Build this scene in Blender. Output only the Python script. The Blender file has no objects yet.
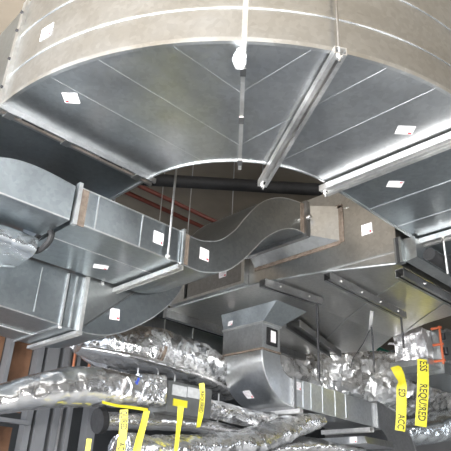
import bpy, math, random
from mathutils import Vector, Matrix, noise
random.seed(7)
EYE = 1.6                      # eye height; all z below are measured from the eye
scene = bpy.context.scene
COL = scene.collection
PI = math.pi
SC = 1.0                       # size factor of the run being built (mid-level ducts sit farther off than the elbow)
FAR = 1.37

# ------------------------------------------------------------------ materials
def new_mat(name):
    m = bpy.data.materials.new(name); m.use_nodes = True
    nt = m.node_tree; nt.nodes.clear()
    out = nt.nodes.new('ShaderNodeOutputMaterial')
    b = nt.nodes.new('ShaderNodeBsdfPrincipled')
    nt.links.new(b.outputs['BSDF'], out.inputs['Surface'])
    return m, nt, b

def ramp(nt, fac, c0, c1, p0=0.0, p1=1.0):
    r = nt.nodes.new('ShaderNodeValToRGB')
    r.color_ramp.elements[0].position = p0; r.color_ramp.elements[0].color = c0
    r.color_ramp.elements[1].position = p1; r.color_ramp.elements[1].color = c1
    nt.links.new(fac, r.inputs['Fac']); return r.outputs['Color']

def objcoord(nt):
    return nt.nodes.new('ShaderNodeNewGeometry').outputs['Position']

def g(v, t=(1, 1, 1)): return (v*t[0], v*t[1], v*t[2], 1)

def galv(name, base=.55, tint=(1, 1, 1), rough=.32, wave=.25, spangle=.10, rvar=.1):
    m, nt, b = new_mat(name); N = nt.nodes; L = nt.links
    co = objcoord(nt)
    n1 = N.new('ShaderNodeTexNoise'); n1.inputs['Scale'].default_value = 4.5; n1.inputs['Detail'].default_value = 2
    L.new(co, n1.inputs['Vector'])
    c = ramp(nt, n1.outputs['Fac'], g(base*(1-spangle), tint), g(min(1, base*(1+spangle)), tint), .35, .65)
    vo = N.new('ShaderNodeTexVoronoi'); vo.inputs['Scale'].default_value = 38; L.new(co, vo.inputs['Vector'])
    sp_ = N.new('ShaderNodeSeparateColor'); L.new(vo.outputs['Color'], sp_.inputs[0])
    gr = N.new('ShaderNodeMix'); gr.data_type = 'RGBA'; gr.blend_type = 'MULTIPLY'; gr.inputs[0].default_value = 1
    L.new(c, gr.inputs[6]); L.new(ramp(nt, sp_.outputs[0], (.88, .88, .88, 1), (1, 1, 1, 1)), gr.inputs[7])
    L.new(gr.outputs[2], b.inputs['Base Color'])
    b.inputs['Metallic'].default_value = 1
    rr = N.new('ShaderNodeMapRange'); L.new(n1.outputs['Fac'], rr.inputs['Value'])
    rr.inputs['From Min'].default_value = .3; rr.inputs['From Max'].default_value = .7
    rr.inputs['To Min'].default_value = rough-rvar; rr.inputs['To Max'].default_value = rough+rvar
    L.new(rr.outputs[0], b.inputs['Roughness'])
    n2 = N.new('ShaderNodeTexNoise'); n2.inputs['Scale'].default_value = 2.6; n2.inputs['Detail'].default_value = 1
    L.new(co, n2.inputs['Vector'])
    bp = N.new('ShaderNodeBump'); bp.inputs['Strength'].default_value = wave; bp.inputs['Distance'].default_value = .06
    L.new(n2.outputs['Fac'], bp.inputs['Height']); L.new(bp.outputs['Normal'], b.inputs['Normal'])
    return m

def foil_mat(name, base=.8, tint=(1, 1, 1), rough=.2, s=.8, scale=9.0, metal=.96):
    m, nt, b = new_mat(name); N = nt.nodes; L = nt.links
    co = objcoord(nt)
    b.inputs['Metallic'].default_value = metal
    b.inputs['Base Color'].default_value = g(base, tint)
    b.inputs['Roughness'].default_value = rough
    n0 = N.new('ShaderNodeTexNoise'); n0.inputs['Scale'].default_value = 4; n0.inputs['Detail'].default_value = 3
    L.new(co, n0.inputs['Vector'])
    vm = N.new('ShaderNodeVectorMath'); vm.operation = 'MULTIPLY_ADD'
    L.new(n0.outputs['Color'], vm.inputs[0]); vm.inputs[1].default_value = (.22, .22, .22); L.new(co, vm.inputs[2])
    geo = N.new('ShaderNodeNewGeometry'); acc = geo.outputs['Normal']
    for sc_, k_ in ((scale, s), (scale*2.3, s*.55)):
        v = N.new('ShaderNodeTexVoronoi'); v.feature = 'F1'; v.inputs['Scale'].default_value = sc_
        L.new(vm.outputs[0], v.inputs['Vector'])
        sb = N.new('ShaderNodeVectorMath'); sb.operation = 'SUBTRACT'
        L.new(v.outputs['Color'], sb.inputs[0]); sb.inputs[1].default_value = (.5, .5, .5)
        ma = N.new('ShaderNodeVectorMath'); ma.operation = 'MULTIPLY_ADD'
        L.new(sb.outputs[0], ma.inputs[0]); ma.inputs[1].default_value = (k_, k_, k_); L.new(acc, ma.inputs[2])
        acc = ma.outputs[0]
    nm = N.new('ShaderNodeVectorMath'); nm.operation = 'NORMALIZE'; L.new(acc, nm.inputs[0])
    n3 = N.new('ShaderNodeTexNoise'); n3.inputs['Scale'].default_value = scale*3; n3.inputs['Detail'].default_value = 2
    L.new(vm.outputs[0], n3.inputs['Vector'])
    bp = N.new('ShaderNodeBump'); bp.inputs['Strength'].default_value = min(1, s*.6); bp.inputs['Distance'].default_value = .03
    L.new(n3.outputs['Fac'], bp.inputs['Height']); L.new(nm.outputs[0], bp.inputs['Normal']); L.new(bp.outputs['Normal'], b.inputs['Normal'])
    return m

def dull(name, c0, c1, scale=4, rough=.8, bump=.2, metallic=0):
    m, nt, b = new_mat(name); N = nt.nodes; L = nt.links
    co = objcoord(nt)
    n = N.new('ShaderNodeTexNoise'); n.inputs['Scale'].default_value = scale; n.inputs['Detail'].default_value = 6
    L.new(co, n.inputs['Vector'])
    L.new(ramp(nt, n.outputs['Fac'], (*c0, 1), (*c1, 1), .3, .7), b.inputs['Base Color'])
    b.inputs['Roughness'].default_value = rough; b.inputs['Metallic'].default_value = metallic
    if bump:
        bp = N.new('ShaderNodeBump'); bp.inputs['Strength'].default_value = bump; bp.inputs['Distance'].default_value = .02
        L.new(n.outputs['Fac'], bp.inputs['Height']); L.new(bp.outputs['Normal'], b.inputs['Normal'])
    return m

M = {
    'galv':    galv('galvanized_steel', .40, (.90, .985, 1.03), .34, .14, .02, .03),
    'galv_el': galv('galvanized_elbow_sheet', .58, (.96, .99, 1.01), .33, .34, .03, .04),
    'galv_dk': galv('galvanized_steel_dark', .36, (.96, 1, 1), .38, .14, .025, .03),  # slightly darker, rougher galvanized sheet
    'galv_lt': galv('galvanized_steel_bright', .66, (.98, 1, 1.01), .33, .16, .018, .03),
    'zinc':    galv('zinc_strut', .86, (1, .99, .97), .42, .1, .05),
    'galv_tr': galv('galvanized_trunk_sheet', .60, (1, .985, .95), .33, .16, .018, .03),
    'strut_dk': galv('steel_strut', .34, (1, 1, 1), .42, .1, .08),
    'seam':    galv('sheet_seam', .66, (.98, 1, 1), .38, .1, .06),
    'foil':    foil_mat('foil_wrap', .93, (1, 1, 1.0), .2, .65, 8.0),
    'foil_sm': foil_mat('foil_wrap_smooth', .86, (1, .985, .97), .22, .25, 5),
    'foil_big': foil_mat('foil_wrap_large', .95, (1, 1, 1), .26, 1.0, 4.6, .7),
    'foil_fl': foil_mat('foil_flat_wrap', .92, (.95, 1, 1.03), .24, .35, 4),
    'foil_lt': foil_mat('foil_front_wrap', .95, (1, .98, 1), .42, .5, 8),
    'sealant': dull('duct_sealant', (.10, .075, .055), (.2, .16, .13), 30, .8, .4),
    'concrete': dull('ceiling_concrete', (.19, .16, .122), (.27, .23, .18), 1.5, .9, .2),
    'floor':   dull('floor_concrete', (.25, .255, .26), (.33, .335, .335), .8, .75, .1),
    'wall':    dull('wall_dark_block', (.13, .133, .136), (.18, .18, .18), 2, .9, .2),
    'wall_sh': dull('wall_shade_dark', (.03, .033, .036), (.05, .053, .056), 2, .9, .1),  # darkened wall colour: shade behind studs and darker reflections put into it
    'green':   dull('green_board', (.006, .075, .05), (.012, .12, .08), 2, .7, .1),
    'stud':    dull('stud_steel', (.17, .175, .185), (.23, .235, .245), 3, .5, .05, .35),
    'board':   dull('brown_sheathing', (.11, .052, .026), (.16, .08, .042), 7, .8, .2),
    'black':   dull('black_insulation', (.006, .006, .007), (.014, .014, .015), 20, .7, .3),
    'red':     dull('red_sprinkler_paint', (.10, .022, .014), (.14, .035, .022), 8, .5, .1),
    'copper':  dull('copper_pipe', (.36, .13, .07), (.46, .18, .09), 8, .45, .05, .4),
    'orange':  dull('orange_pipe', (.42, .09, .035), (.55, .14, .06), 8, .4, .05),
    'rod':     galv('threaded_rod', .5, (1, 1, 1), .4, .1, .1),
    'rod_dk':  dull('dark_rod', (.02, .02, .022), (.05, .05, .055), 20, .5, .1, .4),
    'white':   dull('paper_sticker', (.78, .74, .76), (.9, .87, .88), 40, .6, 0),
    'ink':     dull('grey_print', (.38, .34, .36), (.5, .46, .48), 40, .7, 0),
    'redink':  dull('red_print', (.6, .05, .06), (.7, .08, .1), 40, .6, 0),
    'yellow':  dull('yellow_tape', (.62, .55, .02), (.70, .63, .04), 8, .45, .05),
    'letter':  dull('black_lettering', (.015, .015, .012), (.03, .03, .025), 40, .6, 0),
    'ctrl':    dull('grey_control_box', (.10, .105, .105), (.15, .155, .155), 6, .5, .1, .3),
    'label_g': dull('grey_label', (.45, .46, .47), (.58, .59, .6), 30, .6, 0),
    'blue':    dull('blue_tie', (.03, .06, .35), (.05, .10, .45), 20, .5, 0),
    'plastic': dull('clear_plastic_scrap', (.38, .40, .41), (.62, .64, .65), 30, .25, .5),
}

# ------------------------------------------------------------------ mesh builder
class MB:
    def __init__(s): s.v = []; s.f = []
    def add(s, vs, fs):
        b = len(s.v); s.v += [Vector(p) for p in vs]; s.f += [tuple(b+i for i in f) for f in fs]; return s
    def box(s, x0, x1, y0, y1, z0, z1):
        vs = [(x, y, z) for z in (z0, z1) for y in (y0, y1) for x in (x0, x1)]
        return s.add(vs, [(0, 2, 3, 1), (4, 5, 7, 6), (0, 1, 5, 4), (2, 6, 7, 3), (0, 4, 6, 2), (1, 3, 7, 5)])
    def loft(s, rings, caps=True, closed=False):
        n = len(rings[0]); b = []
        vs = [p for r in rings for p in r]; fs = []
        R = len(rings)
        for i in range(R if closed else R-1):
            j = (i+1) % R
            for k in range(n):
                l = (k+1) % n
                fs.append((i*n+k, i*n+l, j*n+l, j*n+k))
        if caps and not closed:
            fs.append(tuple(range(n-1, -1, -1))); fs.append(tuple((R-1)*n+k for k in range(n)))
        return s.add(vs, fs)
    def beam(s, p0, p1, w, h, up=(0, 0, 1)):
        """bar from p0 to p1; p0-p1 runs along the middle of its top face, h hangs below"""
        p0 = Vector(p0); p1 = Vector(p1); d = (p1-p0).normalized()
        side = d.cross(Vector(up)).normalized(); u = side.cross(d).normalized()
        rings = [[p-side*w/2-u*h, p+side*w/2-u*h, p+side*w/2, p-side*w/2] for p in (p0, p1)]
        return s.loft(rings)
    def channel(s, p0, p1, w, h, t=.004, up=(0, 0, 1), lip=.012):
        """slotted strut: an open channel whose open side faces down"""
        p0 = Vector(p0); p1 = Vector(p1); d = (p1-p0).normalized()
        sd = d.cross(Vector(up)).normalized(); u = sd.cross(d).normalized(); a = w/2
        prof = [(-a, -h), (-a, 0), (a, 0), (a, -h), (a-lip, -h), (a-lip, -h+t), (a-t, -h+t), (a-t, -t), (-a+t, -t), (-a+t, -h+t), (-a+lip, -h+t), (-a+lip, -h)]
        return s.loft([[p+sd*x+u*y for x, y in prof] for p in (p0, p1)])
    def tube(s, pts, r, n=10, caps=True):
        pts = [Vector(p) for p in pts]; rings = []
        prev = None
        for i, p in enumerate(pts):
            t = (pts[min(i+1, len(pts)-1)]-pts[max(i-1, 0)]).normalized()
            if prev is None:
                a = t.orthogonal().normalized()
            else:
                a = (prev - t*prev.dot(t)).normalized()
            prev = a; bb = t.cross(a)
            rr = r[i] if isinstance(r, (list, tuple)) else r
            rings.append([p+(a*math.cos(2*PI*k/n)+bb*math.sin(2*PI*k/n))*rr for k in range(n)])
        return s.loft(rings, caps)
    def prism(s, poly, z0, z1):
        return s.loft([[(x, y, z0) for x, y in poly], [(x, y, z1) for x, y in poly]])
    def quad(s, a, b, c, d): return s.add([a, b, c, d], [(0, 1, 2, 3)])

def wloc(o):
    l = Vector(o.location); p = o.parent
    while p: l += p.location; p = p.parent
    return l

def part(name, mb, mat, parent=None, label=None, smooth=True, angle=32, absolute=False):
    off = wloc(parent) if parent else Vector((0, 0, 0))
    e = Vector((0, 0, 0 if absolute else EYE))
    vs = [v*SC+e for v in mb.v]
    if parent: loc = Vector((0, 0, 0)); vs = [v-off for v in vs]
    else:
        lo = Vector((min(v.x for v in vs), min(v.y for v in vs), min(v.z for v in vs)))
        hi = Vector((max(v.x for v in vs), max(v.y for v in vs), max(v.z for v in vs)))
        loc = Vector(((lo.x+hi.x)/2, (lo.y+hi.y)/2, lo.z)); vs = [v-loc for v in vs]
    me = bpy.data.meshes.new(name); me.from_pydata([tuple(v) for v in vs], [], mb.f); me.update()
    if smooth:
        me.polygons.foreach_set('use_smooth', [True]*len(me.polygons))
        me.set_sharp_from_angle(angle=math.radians(angle))
    me.materials.append(M[mat])
    o = bpy.data.objects.new(name, me); COL.objects.link(o); o.location = loc
    if parent: o.parent = parent
    if label: o['label'] = label
    return o

def tag(o, label, cat, group=None, kind=None):
    if label: o['label'] = label
    if cat: o['category'] = cat
    if group: o['group'] = group
    if kind: o['kind'] = kind
    return o

def thing(name, label, cat, loc, group=None):
    o = bpy.data.objects.new(name, None); COL.objects.link(o)
    o.empty_display_size = .1
    o.location = (loc[0]*SC, loc[1]*SC, loc[2]*SC+EYE)
    return tag(o, label, cat, group)

def struct(name, mb, mat, absolute=False):
    o = part(name, mb, mat, None, smooth=False, absolute=absolute); o['kind'] = 'structure'; return o

def spline(pts, n=8):
    """catmull-rom through points (any dimension)"""
    out = []; P = [tuple(p) for p in pts]
    for i in range(len(P)-1):
        p0 = P[max(i-1, 0)]; p1 = P[i]; p2 = P[i+1]; p3 = P[min(i+2, len(P)-1)]
        for k in range(n):
            t = k/n
            out.append(tuple(.5*((2*b)+(-a+c)*t+(2*a-5*b+4*c-d)*t*t+(-a+3*b-3*c+d)*t**3) for a, b, c, d in zip(p0, p1, p2, p3)))
    out.append(P[-1]); return out

def sticker(parent, p, u, v, w, h, red='br', name='sticker'):
    """white inspection sticker: p = centre, u = reading direction, v = up on the sheet; u x v points out of the sheet"""
    p = Vector(p); u = Vector(u).normalized(); v = Vector(v).normalized(); n = u.cross(v).normalized(); v = n.cross(u)
    def slab(mb, cu, cv, a, b, t0, t1):
        r = lambda t: [p+u*(cu+i*a/2)+v*(cv+j*b/2)+n*t for i, j in ((-1, -1), (1, -1), (1, 1), (-1, 1))]
        return mb.loft([r(t0), r(t1)])
    s = part(name, slab(MB(), 0, 0, w, h, 0, .0015), 'white', parent, smooth=False)
    k = MB()
    for i in range(4): slab(k, -.04*w, h*(.28-.17*i), w*.7, h*.045, .0015, .0022)
    part('printed_lines', k, 'ink', s, smooth=False)
    sx = .33 if 'r' in red else -.33; sy = -.33 if 'b' in red else .33
    part('red_mark', slab(MB(), sx*w, sy*h, w*.2, h*.18, .0015, .0026), 'redink', s, smooth=False)
    return s

def add_screws(parent, pts, r=.007, nrm=(0, 0, -1), mat='zinc'):
    n = Vector(nrm)
    for p in pts:
        m = MB(); m.tube([Vector(p)-n*.002, Vector(p)+n*.007], r, 6)
        part('screw', m, mat, parent, smooth=False)

# ------------------------------------------------------------------ setting
ZF = -EYE; ZC = 3.75
struct('floor', MB().box(-4, 14, -6, 14, ZF-.2, ZF), 'floor')
struct('ceiling', MB().box(-4, 14, -6, 14, ZC, ZC+.3), 'concrete')
struct('wall_back', MB().box(-4, 13, 9.5, 9.7, ZF, ZC), 'wall_sh')  # dark tone stands in for shade behind the studs
struct('wall_right', MB().box(12.8, 13, -4, 9.5, ZF, ZC), 'wall')

struct('wall_sky_block', MB().box(-1.5, 13, -6.2, -6, ZF, ZC), 'wall_sh')  # unseen wall, added to block sky and darken side-face reflections
# stud partition at the back left
SC = FAR; ZF = -EYE/SC
wy = 4.3
tr = struct('trim_1', MB().box(1.5, 3.3, wy, wy+.09, 1.75, 1.81), 'stud')
tr = struct('trim_2', MB().box(1.5, 3.3, wy, wy+.09, ZF, ZF+.05), 'stud')
def stud(x, w, label, d=.09, y=wy):
    m = MB(); t = .006
    m.box(x, x+t, y, y+d, ZF+.05, 1.75); m.box(x+t, x+w, y, y+t, ZF+.05, 1.75); m.box(x+t, x+w, y+d-t, y+d, ZF+.05, 1.75)
    m.box(x+w-t, x+w, y+t, y+.022, ZF+.05, 1.75)
    return tag(part('wall_stud', m, 'stud', smooth=False), label, 'stud', 'steel studs of the open partition')
studs = [(1.30, .05, 'grey steel wall stud just outside the left edge behind foil duct'),
         (1.56, .05, 'grey steel wall stud nearest the left edge beside brown board'),
         (1.865, .035, 'thin grey steel stud between the two brown boards at far left'),
         (2.105, .05, 'grey steel stud along the right edge of the wide brown board'),
         (2.185, .10, 'widest pale grey stud right of the brown boards'),
         (2.33, .05, 'grey steel stud between the wide stud and the copper pipes'),
         (2.45, .035, 'thin steel stud between the two orange copper pipes'),
         (2.63, .085, 'grey steel stud nearest the black flex duct end'),
         (2.86, .05, 'grey steel stud hidden mostly behind the foil and tape')]
for x, w, l in studs[1:8]: stud(x, w, l)
def board(x0, x1, z0, z1, label, y=wy+.1):
    t = tag(part('wall_board', MB().box(x0, x1, y, y+.015, z0, z1), 'board', smooth=False), label, 'board', 'brown boards behind the studs')
board(1.62, 1.86, .60, 1.75, 'brown wall board behind studs at the left edge of view')
board(1.905, 2.10, .60, 1.75, 'wide brown wall board between two steel studs at left')
board(1.62, 2.06, -.2, .49, 'brown wall board below the horizontal steel rail, bottom left')
tag(part('stud_rail', MB().box(1.62, 2.12, wy-.05, wy-.005, .505, .535), 'stud', smooth=False),
    'horizontal grey steel rail across the studs, bottom left', 'rail')
tag(part('wall_panel', MB().box(2.34, 2.47, wy+.1, wy+.115, -.2, 1.75), 'label_g', smooth=False),
    'pale grey panel standing behind studs under the foil duct', 'panel')
for x, l in ((2.42, 'left copper pipe rising between the steel studs'), (2.565, 'right copper pipe rising between the steel studs')):
    tag(part('copper_pipe', MB().tube([(x, wy-.012, .70), (x+.0, wy-.012, .9), (x, wy-.012, 1.755)], .012, 10), 'copper'), l, 'pipe', 'copper risers at the studs')

# ------------------------------------------------------------------ big elbow overhead
SC = 1.0
CX, CY = 2.81, 2.85; RI, RO = .86, 1.91; ZB, ZT = 2.0, 2.80
def pol(r, a, z): return Vector((CX+r*math.cos(math.radians(a)), CY+r*math.sin(math.radians(a)), z))
el = thing('elbow_duct', 'huge galvanized quarter-turn duct elbow overhead, nearest the viewer', 'duct', (CX-1, CY-1, ZB))
m = MB(); NS = 64
m.loft([[pol(RI, a, ZB), pol(RO, a, ZB), pol(RO, a, ZT), pol(RI, a, ZT)] for a in [180+90*i/NS for i in range(NS+1)]])
part('sheet_metal_body', m, 'galv_el', el)
def arcbar(r0, r1, z0, z1, a0=180, a1=270, n=64):
    mm = MB(); mm.loft([[pol(r0, a, z0), pol(r1, a, z0), pol(r1, a, z1), pol(r0, a, z1)] for a in [a0+(a1-a0)*i/n for i in range(n+1)]]); return mm
part('outer_hem', arcbar(RO-.008, RO+.012, ZB-.012, ZB+.014), 'seam', el)
part('inner_hem', arcbar(RI-.006, RI+.005, ZB-.008, ZB+.014), 'galv_lt', el)
part('wall_seam', arcbar(RO-.001, RO+.006, ZB+.212, ZB+.222), 'seam', el)
part('wall_seam', arcbar(RO-.001, RO+.006, ZB+.505, ZB+.515), 'seam', el)
def xin(y):  # span of the underside along X at given y, left of the middle joint
    x0 = CX-math.sqrt(RO*RO-(CY-y)**2)
    xi = CX-math.sqrt(RI*RI-(CY-y)**2) if CY-y < RI else 9
    return x0+.02, min(xi-.02, CX-(CY-y)-.01)
for d in (.43, .73, 1.08):  # sheet joints
    a, b = xin(CY-d)
    part('floor_seam', MB().box(a, b, CY-d-.003, CY-d+.003, ZB-.0015, ZB), 'galv_lt', el, smooth=False)
    part('floor_seam', MB().box(CX-d-.003, CX-d+.003, CY-(CX-a), CY-(CX-b), ZB-.0015, ZB), 'galv_lt', el, smooth=False)
# middle joint: bar across the underside and up the outer wall
ja = 225.3
m = MB(); m.beam(pol(RI-.06, ja, ZB), pol(RO+.02, ja, ZB), .022, .03); 
m.beam(pol(RO+.006, ja, ZB-.02), pol(RO+.006, ja, ZT), .026, .014, up=pol(1, ja, 0)-pol(0, ja, 0))
jt = part('joint_flange', m, 'zinc', el, smooth=False)
for r in (.86, 1.3, 1.7):
    part('flange_clip', MB().beam(pol(r, ja, ZB-.03), pol(r+.06, ja, ZB-.03), .03, .006), 'strut_dk', jt, smooth=False)
# crumpled plastic caught on the joint
m = MB(); c = pol(RO-.07, ja, ZB-.05)
for i in range(7):
    rr = []
    for k in range(9):
        q = c+Vector((-.02, .005, .05-.018*i))+Vector((math.cos(k*.7), math.sin(k*.7), 0))*(.012+.022*math.sin(PI*(i+.6)/7.5))
        rr.append(q+noise.noise_vector(q*40)*.012)
    m.loft([rr]) if False else None
    if i == 0: rings = []
    rings.append(rr)
m.loft(rings)
tag(part('plastic_scrap', m, 'plastic', smooth=False), 'crumpled clear plastic scrap stuck at the elbow middle joint', 'scrap')
# left end flange
fl = MB(); fl.box(CX-RO-.022, CX-RO+.0, CY-.022, CY+.026, ZB-.02, ZT); 
fl2 = MB(); fl2.box(CX-RO-.03, CX-RI+.04, CY-.03, CY-.012, ZB-.035, ZB); fl2.box(CX-RO-.03, CX-RI+.04, CY+.016, CY+.034, ZB-.035, ZB)
fp = part('end_flange', fl, 'seam', el, smooth=False)
for z in (.12, .33, .55, .7): part('bolt', MB().tube([(CX-RO-.022, CY+.0, ZB+z), (CX-RO-.034, CY, ZB+z)], .009, 8), 'rod_dk', fp, smooth=False)
fp2 = part('end_flange', fl2, 'galv_lt', el, smooth=False)
part('flange_gasket', MB().box(CX-RO+.02, CX-RI, CY-.012, CY+.016, ZB-.018, ZB), 'sealant', fp2, smooth=False)
for x0, x1 in ((1.02, 1.16), (1.55, 1.72)):
    part('flange_slot', MB().box(x0, x1, CY-.026, CY-.012, ZB-.037, ZB-.033), 'black', fp2, smooth=False)
for x in (.93, 1.30, 1.83):
    part('flange_clip', MB().box(x, x+.05, CY-.032, CY+.036, ZB-.040, ZB-.035), 'galv_lt', fp2, smooth=False)
sticker(el, (1.132, 2.50, ZB-.002), (.8, -.35, 0), (.42, .9, 0), .085, .10, 'bl') if False else sticker(el, (1.132, 2.49, ZB-.0015), (.72, -.69, 0), (-.69, -.72, 0), .085, .085, 'bl')
sticker(el, (2.597, 1.304, ZB-.0015), (.72, -.69, 0), (-.69, -.72, 0), .10, .075, 'br')
a = 190.0; nrm = pol(1, a, 0)-pol(0, a, 0)
sticker(el, pol(RO+.001, a, ZB+.355), Vector((0, 0, 1)).cross(nrm), (0, 0, 1), .10, .09, 'br')

# straight runs from the elbow
sl = thing('straight_duct', 'wide straight galvanized duct running back from the left end of the overhead elbow', 'duct', (1.4, 4.2, ZB))
part('sheet_metal_body', MB().box(CX-RO, CX-RI, CY+.036, 6.3, ZB, ZT), 'galv', sl, smooth=False)
for y in (3.5, 4.2, 4.9): part('floor_seam', MB().box(CX-RO, CX-RI, y-.006, y+.006, ZB-.002, ZB), 'galv_lt', sl, smooth=False)
part('edge_hem', MB().box(CX-RI-.008, CX-RI+.008, CY+.04, 6.3, ZB-.01, ZB+.012), 'seam', sl, smooth=False)
part('edge_hem', MB().box(CX-RO-.008, CX-RO+.008, CY+.04, 6.3, ZB-.01, ZB+.012), 'seam', sl, smooth=False)

sr = thing('straight_duct', 'wide straight galvanized duct running off right from the overhead elbow', 'duct', (4, 1.5, ZB))
part('sheet_metal_body', MB().box(CX+.036, 7.5, CY-RO, CY-RI, ZB, ZT), 'galv', sr, smooth=False)
for x in (3.29, 3.66, 4.4): part('floor_seam', MB().box(x-.006, x+.006, CY-RO, CY-RI, ZB-.002, ZB), 'galv_lt', sr, smooth=False)
part('edge_hem', MB().box(CX+.04, 7.5, CY-RI-.008, CY-RI+.010, ZB-.01, ZB+.012), 'seam', sr, smooth=False)
sticker(sr, (3.092, 1.665, ZB-.0015), (.72, -.69, 0), (-.69, -.72, 0), .10, .075, 'tr')

# trapeze hangers under the big duct
def rod(parent, p0, p1, r=.0065, mat='rod', name='threaded_rod'):
    return part(name, MB().tube([p0, p1], r, 8), mat, parent)
def nut(parent, p, r=.016): return part('nut', MB().tube([Vector(p)-Vector((0, 0, .012)), Vector(p)], r, 6), 'zinc', parent, smooth=False)
HG = 'strut hangers carrying the ducts'
def hanger(label, p0, p1, w, h, rods, mat='zinc', ztop=None, lip=.012, extra=()):
    p0 = Vector(p0); p1 = Vector(p1); c = (p0+p1)/2; ztop = ztop or ZC/SC
    t = thing('strut_hanger', label, 'hanger', (c.x, c.y, c.z-h), HG)
    part('strut_channel', MB().channel(p0, p1, w, h, lip=lip), mat, t, smooth=False)
    for f in rods:
        p = p0.lerp(p1, f)
        rod(t, (p.x, p.y, p.z-h-.03), (p.x, p.y, ztop)); nut(t, (p.x, p.y, p.z-h))
    for x, y, z in extra: rod(t, (x, y, z), (x, y, ztop), .006); nut(t, (x, y, z+.02), .012)
    return t
sa = 238.7
hanger('pale radial strut hanger under the overhead elbow, right of its middle joint', pol(.66, sa, ZB-.014), pol(RO+.05, sa, ZB-.014), .062, .045, (.015, .985), lip=.022)
hanger('bright strut hanger under the joint at the right end of the overhead elbow', (CX+.0, CY-RI+.05, ZB-.014), (CX+.0, CY-RO-.12, ZB-.014), .10, .042, (.012, .985), lip=.03)
hanger('bright strut hanger farther right under the straight overhead duct', (3.98, 2.07, ZB-.012), (3.98, .80, ZB-.012), .10, .042, (.012, .985), lip=.03)

# ------------------------------------------------------------------ mid-level run with the S offset
SC = FAR
Y0, Y1 = 2.117, 2.64
def rects(prof, y0, y1):
    return [[(x, y0, zb), (x, y1, zb), (x, y1, zt), (x, y0, zt)] for x, zb, zt in prof]
t = thing('duct_fitting', 'bluish galvanized duct fitting with a humped top at the left edge', 'duct', (.7, 2.2, 1.1))
prof = spline([(.30, 1.09, 1.08), (.55, 1.098, 1.185), (.714, 1.10, 1.253), (.80, 1.10, 1.277), (.91, 1.10, 1.283), (1.065, 1.10, 1.27)], 5)
part('sheet_metal_body', MB().loft(rects(prof, Y0, 2.36)), 'galv', t)
part('lower_hem', MB().beam((.3, Y0-.002, 1.10), (1.06, Y0-.002, 1.104), .007, .006), 'seam', t, smooth=False)
t = thing('straight_duct', 'short straight galvanized duct with white sticker, ahead of the S-shaped duct', 'duct', (1.4, 2.37, 1.1))
part('sheet_metal_body', MB().box(1.09, 1.685, Y0, Y1, 1.10, 1.272), 'galv', t, smooth=False)
for x in (1.19, 1.44): part('standing_seam', MB().box(x-.0025, x+.0025, Y0-.004, Y0, 1.10, 1.272), 'seam', t, smooth=False)
part('floor_seam', MB().box(1.09, 1.685, 2.335, 2.34, 1.097, 1.10), 'seam', t, smooth=False)
part('upper_hem', MB().beam((1.09, Y0, 1.276), (1.69, Y0, 1.276), .007, .006), 'seam', t, smooth=False)
part('lower_hem', MB().beam((1.09, Y0, 1.104), (1.69, Y0, 1.104), .007, .006), 'seam', t, smooth=False)
f = part('end_flange', MB().box(1.075, 1.094, Y0-.016, Y0+.01, 1.085, 1.29), 'seam', t, smooth=False)
part('sealant_band', MB().box(1.10, 1.135, Y0-.004, Y0, 1.09, 1.27), 'sealant', f, smooth=False)
sticker(t, (1.545, Y0-.0015, 1.186), (1, 0, 0), (0, 0, 1), .06, .062)
sticker(t, (1.46, 2.47, 1.0985), (.9, -.43, 0), (-.43, -.9, 0), .075, .05)
# S-shaped offset
SB = [(1.70, 1.10), (1.78, 1.098), (1.864, 1.106), (2.006, 1.156), (2.117, 1.244), (2.235, 1.37), (2.319, 1.463), (2.454, 1.566), (2.58, 1.622), (2.70, 1.632)]
ST = [(1.70, 1.272), (1.78, 1.268), (1.85, 1.278), (1.957, 1.322), (2.068, 1.423), (2.145, 1.529), (2.252, 1.658), (2.359, 1.744), (2.501, 1.81), (2.70, 1.847)]
t = thing('offset_duct', 'dark S-shaped galvanized duct rising to the right with white sticker', 'duct', (2.1, 2.37, 1.1))
b_ = spline(SB, 6); t_ = spline(ST, 6)
part('sheet_metal_body', MB().loft([[(b[0], Y0, b[1]), (b[0], Y1, b[1]), (a[0], Y1, a[1]), (a[0], Y0, a[1])] for a, b in zip(t_, b_)]), 'galv_dk', t)
def edge(pts, y, r=.0032): return MB().tube([(x, y, z) for x, z in pts], r, 6)
part('edge_hem', edge(b_, Y0), 'seam', t); part('edge_hem', edge(t_, Y0), 'seam', t); part('edge_hem', edge(t_, Y1), 'seam', t)
f = part('end_flange', MB().box(1.69, 1.705, Y0-.016, Y0+.01, 1.09, 1.288), 'seam', t, smooth=False)
part('sealant_band', MB().box(1.705, 1.74, Y0-.004, Y0, 1.102, 1.27), 'sealant', f, smooth=False)
f = part('end_flange', MB().box(2.69, 2.725, Y0-.022, Y1+.02, 1.605, 1.865), 'strut_dk', t, smooth=False)
part('sealant_band', MB().box(2.655, 2.69, Y0-.004, Y0+.0, 1.63, 1.845), 'sealant', f, smooth=False)
part('flange_bolt', MB().tube([(2.70, Y0-.02, 1.74), (2.70, Y0-.05, 1.74)], .014, 8), 'zinc', f, smooth=False)
sticker(t, (1.85, Y0-.0015, 1.20), (1, 0, 0), (0, 0, 1), .062, .064)
# hanger beneath joint of straight duct and S duct
hanger('pinkish white strut hanger under the joint of the S-shaped duct', (1.685, 2.10, 1.086), (1.685, 2.66, 1.086), .036, .024, (), 'zinc', extra=((1.59, 2.085, 1.08), (1.60, 2.665, 1.08)))

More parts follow.
